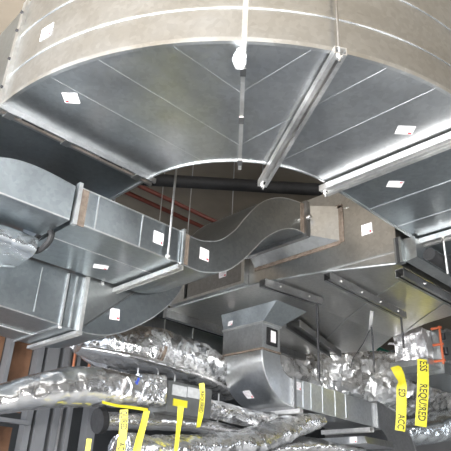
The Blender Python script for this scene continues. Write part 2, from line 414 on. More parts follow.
# ------------------------------------------------------------------ trunk duct and its branches
XT = 2.815
def trunk_poly(y):
    return None
t = thing('trunk_duct', 'broad tan-sided trunk duct that the S-shaped duct joins', 'duct', (3.6, 2.6, 1.4))
ys = [(1.545, 1.31, 3.82), (2.10, 1.395, 4.20), (2.63, 1.446, 4.56), (3.00, 1.449, 4.88), (3.47, 1.45, 4.72), (3.62, 1.45, 4.62)]
m = MB()
m.loft([[(XT+(.001 if y < 3.4 else .02), y, zb), (xr, y, zb), (xr, y, 1.945), (XT, y, 1.945)] for y, zb, xr in ys])
part('sheet_metal_body', m, 'galv_tr', t, smooth=False)
m = MB(); m.beam((XT-.002, 1.55, 1.389), (XT-.002, 2.06, 1.394), .012, .007, up=(-1, 0, 0)); part('side_seam', m, 'seam', t, smooth=False)
m = MB(); m.beam((XT-.002, 1.85, 1.78), (XT-.002, 1.92, 1.79), .010, .007, up=(-1, 0, 0)); part('side_seam', m, 'seam', t, smooth=False)
part('lower_hem', MB().tube([(XT, y, zb) for y, zb, xr in ys[:3]]+[(XT, 3.62, 1.45)], .008, 6), 'seam', t)
m = MB(); m.beam((3.03, 1.6, 1.318), (3.44, 2.1, 1.394), .010, .004).beam((3.44, 2.1, 1.394), (3.87, 2.63, 1.445), .010, .004).beam((3.87, 2.63, 1.445), (4.5, 3.4, 1.449), .010, .004); part('floor_seam', m, 'seam', t, smooth=False)
m = MB(); m.beam((3.55, 1.58, 1.315), (4.09, 2.1, 1.394), .010, .004).beam((4.09, 2.1, 1.394), (4.5, 2.5, 1.433), .010, .004); part('floor_seam', m, 'seam', t, smooth=False)
sticker(t, (XT-.0015, 1.73, 1.585), (0, -1, 0), (0, 0, 1), .075, .07)
sticker(t, (4.75, 2.72, 1.4445), (.72, -.69, 0), (-.69, -.72, 0), .10, .07)
# collar tap
m = MB(); m.loft([[(2.726, Y0, 1.632), (2.726, Y1, 1.632), (2.726, Y1, 1.847), (2.726, Y0, 1.847)],
                  [(XT-.002, 1.93, 1.565), (XT-.002, 2.66, 1.565), (XT-.002, 2.66, 1.87), (XT-.002, 1.93, 1.81)]])
tc = thing('duct_collar', 'flared galvanized collar joining the S-shaped duct to the tan trunk duct', 'duct', (2.77, 2.3, 1.6))
part('sheet_metal_body', m, 'galv_lt', tc, smooth=False)
sb = MB(); sb.box(XT-.006, XT-.001, 1.895, 1.93, 1.55, 1.81); sb.box(XT-.006, XT-.001, 1.93, 2.66, 1.54, 1.565); sb.box(XT-.006, XT-.001, 1.90, 2.09, 1.795, 1.82)
part('sealant_bead', sb, 'sealant', tc, smooth=False)
# far part of the trunk side: dark opening with frame
m = MB(); m.box(XT-.05, XT-.002, 2.72, 3.55, 1.455, 1.475); m.box(XT-.05, XT-.002, 2.72, 2.75, 1.475, 1.75); 
part('side_frame', m, 'galv_lt', t, smooth=False)
part('side_panel', MB().box(XT-.012, XT-.002, 2.75, 3.38, 1.475, 1.78), 'strut_dk', t, smooth=False)
part('side_panel', MB().box(XT-.03, XT-.002, 3.40, 3.56, 1.475, 1.70), 'galv_lt', t, smooth=False)
part('end_angle', MB().box(2.80, 4.6, 3.62, 3.66, 1.385, 1.47), 'strut_dk', t, smooth=False)
sticker(t, (XT-.0135, 2.98, 1.60), (0, -1, 0), (0, 0, 1), .08, .06)
# near section of trunk
t2 = thing('trunk_duct', 'short end section of trunk duct with tan side strip, beside the black pipe', 'duct', (3.4, 1.0, 1.35))
part('sheet_metal_body', MB().loft([[(XT+.01, 1.43, 1.325), (4.3, 1.43, 1.325), (4.3, 1.43, 1.41), (XT+.01, 1.43, 1.45)], [(XT+.01, 1.50, 1.312), (4.3, 1.50, 1.312), (4.3, 1.50, 1.42), (XT+.01, 1.50, 1.452)]]), 'galv_dk', t2, smooth=False)
f = part('end_flange', MB().box(XT-.03, XT+.01, 1.50, 1.545, 1.30, 1.455), 'galv_dk', t2, smooth=False)
part('flange_gasket', MB().box(XT-.035, XT-.03, 1.515, 1.53, 1.30, 1.455), 'black', f, smooth=False)

def angle_bar(label, p0, p1, w, h, mat='strut_dk', rods=(), rmat='rod_dk', zend=None, scr=0):
    p0 = Vector(p0); p1 = Vector(p1); c = (p0+p1)/2
    t = thing('strut_hanger', label, 'hanger', (c.x, c.y, c.z-h), HG)
    st = part('strut_channel', MB().channel(p0, p1, w, h, lip=.02), mat, t, smooth=False)
    for i in range(scr):
        q = p0.lerp(p1, (i+.5)/scr); d = (p1-p0).normalized(); sd = d.cross(Vector((0, 0, 1)))
        part('screw', MB().tube([q+sd*(w/2-.002)-Vector((0, 0, h/2)), q+sd*(w/2+.006)-Vector((0, 0, h/2))], .007, 6), 'zinc', st, smooth=False)
    for f, z0, z1 in rods:
        q = p0.lerp(p1, f); rod(t, (q.x, q.y, z0), (q.x, q.y, z1), .008, rmat)
    return t
angle_bar('dark strut with screws across the trunk duct underside, middle of three', (2.79, 2.02, 1.364), (3.80, 2.08, 1.375), .05, .05, rods=((.96, 1.10, 1.37), ), scr=4)
angle_bar('short dark strut under the trunk duct beside the drop elbow', (2.72, 2.50, 1.415), (3.27, 2.44, 1.415), .06, .05, rods=((.95, .88, 1.41), ), scr=2)
angle_bar('dark strut under the trunk duct flange nearest the right edge', (2.86, 1.565, 1.295), (4.3, 1.56, 1.295), .055, .05, scr=3)
angle_bar('long dark strut under the trunk duct far side, behind the drop elbow', (3.60, 2.96, 1.43), (4.62, 3.28, 1.43), .12, .06)
m = thing('strut_hanger', 'thin angled brace and rod hanging under the trunk duct', 'hanger', (3.6, 2.2, 1.0), HG)
part('strut_channel', MB().beam((3.70, 2.28, 1.40), (3.74, 2.33, 1.27), .026, .010, up=(-.7, -.7, 0)), 'strut_dk', m, smooth=False)
rod(m, (3.73, 2.31, .95), (3.73, 2.31, 1.29), .006, 'rod_dk')
part('safety_wire', MB().tube([(3.72, 2.30, 1.30), (3.68, 2.36, 1.16), (3.63, 2.42, 1.05), (3.62, 2.44, .98)], .003, 6), 'rod_dk', m)
def drop_rod(label, x, y, z0, z1, r=.007, mat='rod_dk'):
    return tag(part('hanger_rod', MB().tube([(x, y, z0), (x, y, z1)], r, 8), mat), label, 'rod', 'single hanger rods')
drop_rod('thin hanger rod just left of the black rod by the drop elbow', 3.75, 2.82, .95, 1.43, .006, 'rod_dk')
tag(part('insulated_pipe', MB().tube([(2.83, 1.36, 1.322), (4.9, 1.36, 1.33)], .036, 14), 'black'),
    'black insulated pipe under the wide duct at the right edge', 'pipe')
rod_t = drop_rod('short pale hanger rod beside the black pipe end at right', 2.92, 1.31, 1.22, 1.455, .007, 'zinc')

# ------------------------------------------------------------------ drop from the trunk
t = thing('duct_boot', 'tapered galvanized boot dropping from the trunk underside', 'duct', (3.28, 3.1, 1.3))
def rect_xy(x0, x1, y0, y1, z): return [(x0, y0, z), (x1, y0, z), (x1, y1, z), (x0, y1, z)]
part('sheet_metal_body', MB().loft([rect_xy(3.175, 3.535, 2.765, 3.37, 1.447), rect_xy(3.2, 3.40, 2.93, 3.36, 1.315)]), 'galv', t, smooth=False)
part('lower_hem', MB().box(3.19, 3.41, 2.92, 3.37, 1.306, 1.322), 'seam', t, smooth=False)
sticker(t, (3.186, 3.27, 1.36), (0, -1, 0), (.18, 0, 1), .05, .04)
t = thing('straight_duct', 'short vertical duct between the boot and the curved drop elbow', 'duct', (3.3, 3.1, 1.1))
part('sheet_metal_body', MB().box(3.2, 3.40, 2.93, 3.36, 1.112, 1.306), 'galv_lt', t, smooth=False)
part('sealant_band', MB().box(3.195, 3.405, 2.925, 3.365, 1.104, 1.118), 'sealant', t, smooth=False)
fr = part('test_plate', MB().box(3.245, 3.365, 2.922, 2.93, 1.15, 1.285), 'black', t, 'black plate with white sticker', smooth=False)
part('plate_sticker', MB().box(3.285, 3.34, 2.918, 2.922, 1.175, 1.265), 'white', fr, smooth=False)
t = thing('drop_elbow', 'curved galvanized elbow turning from the vertical drop to the right', 'duct', (3.35, 3.1, .73))
m = MB(); rings = []
for i in range(25):
    a = math.radians(180+90*i/24); ci, si = math.cos(a), math.sin(a)
    x0, z0 = 3.55+.35*ci, 1.10+.36*si; x1, z1 = 3.55+.15*ci, 1.10+.155*si
    rings.append([(x0, 2.93, z0), (x1, 2.93, z1), (x1, 3.36, z1), (x0, 3.36, z0)])
m.loft(rings); part('sheet_metal_body', m, 'galv_lt', t)
part('edge_hem', MB().tube([r[0] for r in rings], .007, 6), 'seam', t)
a = math.radians(232); nn = Vector((math.cos(a), 0, math.sin(a)))
pp = Vector((3.55+.352*nn.x, 3.19, 1.10+.362*nn.z))
sticker(t, pp, (0, -1, 0), (-math.sin(a), 0, math.cos(a)) if False else Vector((0, -1, 0)).cross(nn)*-1, .07, .075, 'br')
sticker(t, (3.62, 2.9285, .90), (1, 0, 0), (0, 0, 1), .06, .06)
f = part('end_flange', MB().box(3.545, 3.575, 2.91, 3.38, .715, .96), 'strut_dk', t, smooth=False)
hanger('pale strut hanger under the outlet of the drop elbow', (3.555, 2.85, .714), (3.555, 3.42, .714), .04, .03, (), 'zinc', ztop=1.445)
t = thing('straight_duct', 'low straight galvanized duct running right from the drop elbow', 'duct', (4.1, 3.1, .73))
m = MB(); m.loft([[(3.58, 2.93, .742), (3.58, 3.36, .742), (3.58, 3.36, .955), (3.58, 2.93, .955)], [(4.70, 2.93, .72), (4.70, 3.36, .72), (4.70, 3.36, .925), (4.70, 2.93, .925)]])
part('sheet_metal_body', m, 'galv_lt', t, smooth=False)
for x in (3.68, 3.78, 3.93, 4.1, 4.25): part('standing_seam', MB().box(x-.0025, x+.0025, 2.926, 2.93, .742, .945), 'galv_lt', t, smooth=False)
part('lower_hem', MB().beam((3.58, 2.928, .748), (4.70, 2.928, .727), .012, .010), 'seam', t, smooth=False)
part('end_flange', MB().box(4.695, 4.73, 2.905, 3.38, .70, .945), 'strut_dk', t, smooth=False)
t = thing('end_elbow', 'dark elbow curving down at the right end of the low duct', 'duct', (5, 3.1, .5))
rings = []
for i in range(21):
    a = math.radians(90-90*i/20)
    x0, z0 = 4.73+.655*math.cos(a), .42+.52*math.sin(a)
    x1, z1 = 4.73+.205*math.cos(a), .42+.30*math.sin(a)
    rings.append([(x0, 2.93, z0), (x1, 2.93, z1), (x1, 3.36, z1), (x0, 3.36, z0)])
rings.append([(x0, 2.93, .1), (x1, 2.93, .1), (x1, 3.36, .1), (x0, 3.36, .1)])
part('sheet_metal_body', MB().loft(rings), 'strut_dk', t)
part('edge_hem', MB().tube([r[0] for r in rings], .007, 6), 'strut_dk', t)
h = hanger('pale strut hanger holding a small tray under the low duct', (4.42, 2.80, .68), (4.42, 3.30, .68), .06, .035, (), 'zinc')
t = thing('duct_tray', 'bluish sheet-metal tray with white sticker under the low duct', 'tray', (4.5, 2.95, .52))
m = MB(); m.loft([[(4.30, 2.78, .545), (4.72, 2.78, .545), (4.72, 2.80, .60), (4.30, 2.80, .60)], [(4.30, 3.25, .545), (4.72, 3.25, .545), (4.72, 3.25, .60), (4.30, 3.25, .60)]])
part('tray_body', m, 'galv_lt', t, smooth=False)
sticker(t, (4.292, 2.9, .575), (0, -1, 0), (0, 0, 1), .07, .045)
# rectangular duct below the trunk far end
t = thing('straight_duct', 'grey duct behind the foil under the far end of the trunk', 'duct', (3.6, 3.9, 1.15))
part('sheet_metal_body', MB().box(2.70, 3.7, 3.86, 4.2, 1.14, 1.45), 'galv_dk', t, smooth=False)
for x in (2.98, 3.3): part('standing_seam', MB().box(x-.004, x+.004, 3.853, 3.86, 1.14, 1.45), 'seam', t, smooth=False)

# ------------------------------------------------------------------ lower left duct with up-turn
K = 1.025
LY0, LY1 = 2.60*K, 3.07*K
t = thing('straight_duct', 'dark bluish straight duct at left edge under the mid-level run', 'duct', (1, 2.9, .8))
m = MB(); m.loft([[(.3, LY0, .84*K), (.3, LY1, .84*K), (.3, LY1, 1.05*K), (.3, LY0, 1.05*K)], [(1.355*K, LY0, .789*K), (1.355*K, LY1, .789*K), (1.355*K, LY1, 1.075*K), (1.355*K, LY0, 1.075*K)]])
part('sheet_metal_body', m, 'galv', t, smooth=False)
for x in (1.00, 1.21): part('standing_seam', MB().box(x*K-.002, x*K+.002, LY0-.004, LY0, .82*K, 1.05*K), 'seam', t, smooth=False)
part('lower_hem', MB().beam((.3, LY0, .845*K), (1.355*K, LY0, .794*K), .007, .006), 'seam', t, smooth=False)
part('floor_seam', MB().beam((.3, 2.95, .838*K), (1.35*K, 2.95, .788*K), .01, .006), 'seam', t, smooth=False)
f = part('end_flange', MB().box(1.355*K-.005, 1.355*K+.005, LY0-.012, LY1+.005, .78*K, 1.06*K), 'seam', t, smooth=False)
add_screws(f, [(1.355*K, LY0-.01, .777*K)], .009)
t = thing('offset_duct', 'grey galvanized up-turned duct with sticker under the mid-level run', 'duct', (1.9, 2.9, .8))
HE = spline([(1.405, .806), (1.51, .805), (1.583, .807), (1.662, .819), (1.742, .848), (1.817, .888), (1.947, .978), (2.048, 1.07), (2.117, 1.152), (2.164, 1.237), (2.19, 1.34), (2.20, 1.46)], 5)
def resample(c, n):
    d = [0]
    for i in range(1, len(c)): d.append(d[-1]+math.dist(c[i], c[i-1]))
    out = []
    for k in range(n):
        s = d[-1]*k/(n-1); i = max(j for j in range(len(d)) if d[j] <= s+1e-9); i = min(i, len(c)-2)
        q = (s-d[i])/max(1e-9, d[i+1]-d[i]); out.append(tuple(a+(b-a)*q for a, b in zip(c[i], c[i+1])))
    return out
he = resample(HE, 40); th = resample([(1.405, 1.095), (1.52, 1.10), (1.62, 1.13), (1.68, 1.25), (1.70, 1.46)], 40)
m = MB(); m.loft([[(b[0], LY0, b[1]), (b[0], LY1, b[1]), (c[0], LY1, c[1]), (c[0], LY0, c[1])] for b, c in zip(he, th)])
part('sheet_metal_body', m, 'galv', t)
part('edge_hem', MB().tube([(a[0], LY0, a[1]) for a in he[4:]], .003, 6), 'galv_lt', t)
# upper throat sheet lapped over the cheek along a slanting seam
m = MB(); m.loft([[(1.515, LY0-.004, 1.095), (1.515, LY0-.004, .822), (1.834, LY0-.004, 1.117), (1.834, LY0-.004, 1.25), (1.69, LY0-.004, 1.25)],
                  [(1.515, LY0, 1.095), (1.515, LY0, .822), (1.834, LY0, 1.117), (1.834, LY0, 1.25), (1.69, LY0, 1.25)]])
part('throat_sheet', m, 'galv_dk', t, smooth=False)
part('slant_seam', MB().beam((1.515, LY0-.004, .824), (1.834, LY0-.004, 1.119), .006, .004, up=(0, -1, 0)), 'seam', t, smooth=False)
sticker(t, (1.705, LY0-.0015, .945), (1, 0, .1), (-.1, 0, 1), .062, .062, 'br')
f = part('joint_flange', MB().box(1.468*K-.016, 1.468*K+.004, LY0-.022, LY0, .775*K, 1.07*K).box(1.468*K-.03, 1.468*K+.008, LY0-.022, LY1+.02, .762*K, .778*K), 'zinc', t, smooth=False)
part('side_rib', MB().box(1.405*K, 1.412*K, LY0-.008, LY0, .79*K, 1.06*K), 'seam', t, smooth=False)
# ------------------------------------------------------------------ foil wrapped ducts
def foil_tube(path, ry, rz, amp=.10, f=7.0, n=56, per=26, ridge=.0, flat=0, seed=0):
    """path: control points; ry/rz radii lists (horizontal / vertical)"""
    P = spline([(*p, a, b) for p, a, b in zip(path, ry, rz)], per)
    m = MB(); rings = []
    so = Vector((seed*3.1, seed*1.7, seed*.9))
    for i, p in enumerate(P):
        q = Vector(p[:3]); a0 = Vector(P[max(i-1, 0)][:3]); a1 = Vector(P[min(i+1, len(P)-1)][:3])
        tg = (a1-a0).normalized(); sd = tg.cross(Vector((0, 0, 1))).normalized(); up = sd.cross(tg)
        ring = []
        for k in range(n):
            th = 2*PI*k/n; c, s = math.cos(th), math.sin(th)
            e = 1/(abs(c)**(2+flat)+abs(s)**(2+flat))**(1/(2+flat))
            v = sd*c*p[3]*e+up*s*p[4]*e
            w = q+v; z = (w+so)
            d = noise.noise(z*f)*.5
            r1 = 1-abs(noise.noise(z*f*1.9+Vector((5, 3, 1)))); d += (r1-.75)*.9
            r2 = 1-abs(noise.noise(z*f*4.3)); d += (r2-.75)*.35
            if ridge: d += ridge*math.sin(i*.9+3*noise.noise(z*2))
            ring.append(w+v.normalized()*d*amp*min(p[3], p[4]))
        rings.append(ring)
    m.loft(rings); return m

FG = 'foil wrapped ducts'
t = thing('foil_duct', 'silver foil-wrapped duct sagging in front of the studs, lower left', 'foil duct', (1.7, 3.0, .4), FG)
part('foil_jacket', foil_tube([(.9, 3.02, .33), (1.25, 3.02, .44), (1.55, 3.0, .545), (1.78, 3.0, .60), (2.05, 3.0, .625), (2.25, 3.0, .648)], [.10, .095, .11, .12, .105, .09], [.08, .075, .098, .112, .10, .084], .10, 6, flat=.4, seed=1), 'foil_sm', t)
part('foil_end', foil_tube([(2.12, 3.0, .636), (2.2, 3.0, .646), (2.30, 3.0, .655)], [.102, .105, .104], [.092, .096, .094], .07, 9, flat=4, seed=2), 'foil', t, 'bright crinkled foil end')
for q in ((1.93, 2.905, .585), (2.07, 2.905, .64)):
    part('blue_tie', MB().beam(Vector(q), Vector(q)+Vector((.012, -.01, .05)), .014, .006, up=(0, -1, 0)), 'blue', t, smooth=False)
part('white_wire', MB().tube(spline([(1.96, 2.885, .555), (2.0, 2.875, .58), (2.02, 2.875, .63), (1.99, 2.89, .68)], 6), .006, 6), 'white', t)
t = thing('foil_duct', 'large crinkled foil-wrapped duct under the grey up-turned duct, centre left', 'foil duct', (2.5, 3.5, .85), FG)
part('foil_jacket', foil_tube([(1.95, 3.46, .97), (2.06, 3.46, .975), (2.2, 3.45, .98), (2.6, 3.45, 1.03), (3.0, 3.46, 1.02), (3.25, 3.56, 1.0), (3.5, 3.68, .99)], [.10, .17, .21, .22, .21, .2, .2], [.05, .10, .15, .17, .16, .14, .14], .16, 6, seed=3), 'foil', t)
part('foil_band', MB().tube([(2.52+.01*math.sin(a_), 3.45+.228*math.cos(a_), 1.025+.178*math.sin(a_)) for a_ in [PI*(1.0+k/12) for k in range(13)]], .012, 6), 'sealant', t)
part('foil_belly', foil_tube([(1.93, 3.40, .905), (2.1, 3.36, .893), (2.35, 3.32, .88), (2.8, 3.32, .865), (3.2, 3.44, .865), (3.45, 3.58, .86)], [.08, .15, .17, .16, .12, .10], [.02, .04, .05, .045, .04, .04], .20, 6, seed=4), 'foil_sm', t, 'brownish foil belly')
t = thing('foil_duct', 'bright crinkled foil-wrapped duct behind the right drop rods, running off right', 'foil duct', (5.2, 3.55, 1.0), FG)
part('foil_jacket', foil_tube([(3.78, 3.78, 1.12), (4.2, 3.84, 1.22), (4.75, 3.82, 1.27), (5.2, 3.70, 1.33), (5.9, 3.45, 1.36), (6.8, 3.45, 1.48), (7.8, 3.45, 1.62)], [.16, .18, .2, .22, .24, .26, .26], [.17, .22, .27, .31, .32, .32, .32], .34, 6, seed=5), 'foil_big', t)
t = thing('foil_duct', 'flattened dark foil wrap with a few folds at the lower right', 'foil duct', (6.4, 3.1, .85), FG)
part('foil_jacket', foil_tube([(5.3, 3.4, .72), (5.9, 3.25, .83), (6.5, 3.1, .97), (7.4, 3.0, 1.12)], [.3, .32, .34, .34], [.10, .13, .15, .15], .14, 4, flat=1, seed=6), 'foil_fl', t)
t = thing('foil_duct', 'dark smooth foil tube with black open end below the sagging foil duct', 'foil duct', (2.4, 3.0, .36), FG)
part('foil_jacket', foil_tube([(1.99, 3.10, .447), (2.15, 3.10, .463), (2.45, 3.12, .50), (2.75, 3.13, .515), (3.05, 3.14, .51), (3.3, 3.16, .50)], [.062, .06, .06, .062, .06, .05], [.055, .052, .052, .05, .05, .04], .08, 7, seed=7), 'foil_sm', t)
part('end_ring', MB().tube([(1.96, 3.10, .443), (2.0, 3.10, .449)], .072, 24), 'black', t)
t = thing('foil_duct', 'foil tube beside the grey control box, running behind yellow tape', 'foil duct', (3.0, 3.05, .55), FG)
part('foil_jacket', foil_tube([(2.72, 3.06, .63), (2.95, 3.06, .625), (3.25, 3.07, .62), (3.45, 3.08, .635), (3.55, 3.1, .64)], [.07, .075, .075, .075, .07], [.062, .062, .06, .06, .05], .14, 9, seed=8), 'foil', t)
t = thing('foil_duct', 'bright crumpled foil wrap along the bottom edge, centre', 'foil duct', (3, 3.0, .3), FG)
part('foil_jacket', foil_tube([(2.0, 2.9, .29), (2.36, 2.88, .31), (2.74, 2.88, .37), (3.16, 2.9, .46), (3.55, 2.98, .585), (3.8, 3.0, .655), (3.93, 3.02, .685)], [.12, .14, .15, .15, .14, .12, .11], [.08, .085, .085, .09, .085, .075, .06], .22, 6, seed=9), 'foil', t)
t = thing('foil_duct', 'bluish flat foil duct end at the left edge beneath the humped fitting', 'foil duct', (.8, 2.55, 1), FG)
part('foil_jacket', foil_tube([(.35, 2.55, 1.03), (.7, 2.53, 1.035), (.95, 2.50, 1.04), (1.06, 2.49, 1.045)], [.2, .2, .18, .15], [.055, .05, .048, .045], .10, 5, flat=2, seed=10), 'foil_fl', t)
part('end_ring', MB().tube([(1.07, 2.36+.09*math.cos(k*PI/8), 1.075+.045*math.sin(k*PI/8)) for k in range(17)], .014, 8), 'black', t)
t = thing('foil_duct', 'shadowed foil wrap lying behind the bottom edge, right of centre', 'foil duct', (4.2, 3.1, .4), FG)
part('foil_jacket', foil_tube([(3.6, 3.25, .44), (4.0, 3.2, .50), (4.3, 3.15, .50), (4.6, 3.1, .5)], [.16, .17, .16, .14], [.07, .08, .07, .06], .2, 6, seed=11), 'foil_sm', t)

# control box between the foil ducts
t = thing('control_box', 'grey control box with two pale labels and yellow tag among foil ducts', 'control box', (2.6, 3.03, .55))
part('box_body', MB().box(2.365, 2.745, 2.97, 3.15, .545, .735), 'ctrl', t, smooth=False)
part('label_plate', MB().box(2.40, 2.52, 2.964, 2.97, .65, .715), 'label_g', t, smooth=False)
part('label_plate', MB().box(2.53, 2.64, 2.964, 2.97, .655, .72), 'label_g', t, smooth=False)
part('yellow_tag', MB().box(2.415, 2.53, 2.962, 2.97, .585, .628), 'yellow', t, smooth=False)
# terminal unit wrapped in foil at right
t = thing('terminal_unit', 'grey air terminal box with a foil-wrapped front and orange pipe, right', 'terminal unit', (5.3, 2.55, 1.2))
part('casing', MB().box(4.85, 6.6, 2.30, 2.72, 1.24, 1.53), 'galv_dk', t, smooth=False)
m = MB(); n_g = 14
def fr(u, v, x):
    p = Vector((x, 2.405+.285*u, 1.262+.272*v)); return p+Vector((noise.noise(p*18)*.022, noise.noise(p*9+Vector((3, 0, 0)))*.012, noise.noise(p*9)*.012))
vs = []; fs = []
outline = [(0, k/n_g) for k in range(n_g)]+[(k/n_g, 1) for k in range(n_g)]+[(1, 1-k/n_g) for k in range(n_g)]+[(1-k/n_g, 0) for k in range(n_g)]
grid = [[fr(i/n_g, j/n_g, 4.70) for j in range(n_g+1)] for i in range(n_g+1)]
for i in range(n_g):
    for j in range(n_g): m.quad(grid[i][j], grid[i][j+1], grid[i+1][j+1], grid[i+1][j])
m.loft([[fr(u, v, 4.70) for u, v in outline], [fr(u, v, 4.78) for u, v in outline], [fr(u, v, 4.85) for u, v in outline]], caps=False)
fo = part('foil_front', m, 'foil_lt', t)
g_ = MB()
for k in range(6): g_.box(4.676, 4.682, 2.46, 2.64, 1.30+.034*k, 1.304+.034*k)
for k in range(7): g_.box(4.676, 4.682, 2.46+.03*k, 2.464+.03*k, 1.30, 1.474)
part('wire_mesh', g_, 'label_g', fo, smooth=False)
part('lower_plate', MB().box(4.622, 4.86, 2.34, 2.70, 1.19, 1.24), 'galv_lt', t, smooth=False)
part('lower_skirt', MB().box(4.86, 6.4, 2.32, 2.70, 1.15, 1.24), 'galv_dk', t, smooth=False)
op = part('orange_pipe', MB().tube([(4.74, 2.265, 1.20), (4.74, 2.265, 1.53)], .010, 10), 'orange', t)
for z in (1.23, 1.37, 1.515): part('pipe_fitting', MB().tube([(4.74, 2.245, z), (4.74, 2.34, z)], .011, 8), 'orange', op)
part('valve', MB().tube([(4.80, 2.262, 1.29), (4.80, 2.262, 1.35)], .022, 10), 'rod_dk', t)
part('valve', MB().tube([(4.78, 2.262, 1.42), (4.78, 2.262, 1.47)], .022, 10), 'rod_dk', t)
for x in (5.35, 6.0): part('casing_slot', MB().box(x, x+.22, 2.29, 2.30, 1.30, 1.46), 'black', t, smooth=False)
part('casing_rail', MB().box(4.9, 6.6, 2.27, 2.30, 1.24, 1.262), 'strut_dk', t, smooth=False)
part('casing_rail', MB().box(4.9, 6.6, 2.27, 2.30, 1.52, 1.545), 'strut_dk', t, smooth=False)
for x, l in ((5.0, 'hanger rod in front of the terminal box, nearer the orange pipe'), (5.45, 'hanger rod in front of the terminal box, nearest the right edge')):
    drop_rod(l, x, 2.24, 1.20, ZC/SC, .007, 'rod')
tag(part('green_board', MB().box(4.4, 9.2, 4.4, 4.45, 1.4, 2.2), 'green', smooth=False), 'dark green board behind the trunk duct above the foil, right', 'board')

# ------------------------------------------------------------------ yellow tapes
FONT = None
def text_mesh(s, size):
    cu = bpy.data.curves.new('lettering', 'FONT'); cu.body = s; cu.size = 1.0; cu.resolution_u = 2; cu.offset = .014 if size > .06 else .03
    cu.align_x = 'LEFT'; cu.align_y = 'CENTER'
    ob = bpy.data.objects.new('lettering', cu); COL.objects.link(ob)
    bpy.context.view_layer.update()
    me = bpy.data.meshes.new_from_object(ob.evaluated_get(bpy.context.evaluated_depsgraph_get()))
    vs = [v.co*size for v in me.vertices]; fs = [tuple(p.vertices) for p in me.polygons]
    bpy.data.objects.remove(ob); bpy.data.curves.remove(cu); bpy.data.meshes.remove(me)
    return vs, fs
RIGHT = Vector((.714, -.70, 0))
def tape(label, pts, w, text=None, size=.06, side=None, wx=1.0, ks=1.0):
    """hanging plastic tape; pts = centre line (x,y,z,twist deg) from top to bottom"""
    pts = [(x*ks, y*ks, z*ks, tw) for x, y, z, tw in pts]; w *= ks
    P = spline(pts, 10); R = resample(P, 60)
    L_ = [0]
    for i in range(1, 60): L_.append(L_[-1]+math.dist(R[i][:3], R[i-1][:3]))
    def frame(s):
        s = max(0, min(L_[-1]-1e-6, s)); i = max(j for j in range(60) if L_[j] <= s); i = min(i, 58)
        q = (s-L_[i])/max(1e-9, L_[i+1]-L_[i]); a = [x+(y-x)*q for x, y in zip(R[i], R[i+1])]
        tg = (Vector(R[i+1][:3])-Vector(R[i][:3])).normalized()
        base = (side or RIGHT); wv = (base-tg*base.dot(tg)).normalized(); nv = tg.cross(wv).normalized()
        rot = Matrix.Rotation(math.radians(a[3]), 3, tg)
        return Vector(a[:3]), rot @ wv, rot @ nv
    c, wv, nv = frame(.01)
    sg = -1 if nv.dot(c) > 0 else 1      # side facing the open room
    m = MB(); rings = []
    for i in range(60):
        c, wv, nv = frame(L_[i]); nv = nv*sg
        bow = .05*w
        rings.append([c-wv*w/2-nv*.0004, c+nv*(bow-.0004), c+wv*w/2-nv*.0004, c+wv*w/2+nv*.0004, c+nv*(bow+.0004), c-wv*w/2+nv*.0004])
    m.loft(rings)
    t = thing('caution_tape', label, 'tape', (pts[-1][0], pts[-1][1], pts[-1][2]), 'strips of yellow lettered tape')
    o = part('tape_strip', m, 'yellow', t)
    for wd, start in (text or ()):
        vs, fs = text_mesh(wd, size); out = []
        for v in vs:
            s = start+v.x*wx
            c, wv, nv = frame(s); nv = nv*sg
            out.append(c+wv*v.y+nv*(.05*w*(1-abs(v.y)/(w/2))+.0025))
        # drop letters beyond the strip
        keep = [f for f in fs if all(0 <= start+vs[i].x*wx <= L_[-1] for i in f)]
        k = MB(); k.add(out, keep); part('lettering', k, 'letter', o, smooth=False)
    return t
tape('yellow tape reading ESS REQUIRED hanging below the terminal box', [(4.60, 2.375, 1.225, 0), (4.60, 2.40, 1.0, 3), (4.60, 2.435, .80, 0), (4.60, 2.455, .69, 0)], .095, (('ESS', .012), ('REQUIRED', .20)), .088, wx=.72)
tape('twisted yellow tape reading ED ACC left of the longer lettered tape, right', [(4.60, 2.64, 1.20, 5), (4.60, 2.59, 1.08, 60), (4.60, 2.60, .98, 10), (4.60, 2.62, .8, 5), (4.60, 2.645, .665, 0)], .085, (('ED', .205), ('ACC', .415)), .08, wx=.72)
tape('yellow tape reading QUIRED hanging lowest left of centre', [(1.975, 2.86, .49, 0), (1.985, 2.86, .40, 5), (1.985, 2.86, .30, 0), (1.98, 2.86, .18, 0)], .046, (('QUIRED', .005), ('ACC', .165)), .046, wx=.58, ks=.94)
tape('plain yellow tape slanting down beside the lettered one, left of centre', [(2.135, 2.86, .505, 25), (2.12, 2.86, .42, 20), (2.10, 2.86, .33, 10), (2.08, 2.86, .2, 10)], .042, ks=.94)
tape('yellow tape lying along the underside of the sagging foil duct', [(1.84, 2.885, .515, -60), (1.93, 2.875, .508, -60), (2.04, 2.87, .512, -55), (2.145, 2.862, .512, -50)], .02, side=Vector((0, -.5, 1)))
tape('narrow yellow tape hanging from the yellow tag of the control box', [(2.462, 2.945, .585, 0), (2.448, 2.93, .5, 25), (2.425, 2.91, .40, 45), (2.41, 2.9, .27, 50)], .038, ks=.93)
tape('short yellow lettered tape hanging from foil right of the control box', [(2.55, 2.86, .735, 10), (2.565, 2.86, .66, 25), (2.56, 2.86, .55, 20), (2.545, 2.86, .462, 50)], .036, (('REQUIRED', .05),), .036, wx=.8)
tape('yellow tape end low between the studs and dark foil tube, bottom left', [(1.90, 3.06, .335, 0), (1.90, 3.06, .27, 0), (1.90, 3.06, .18, 0)], .028)

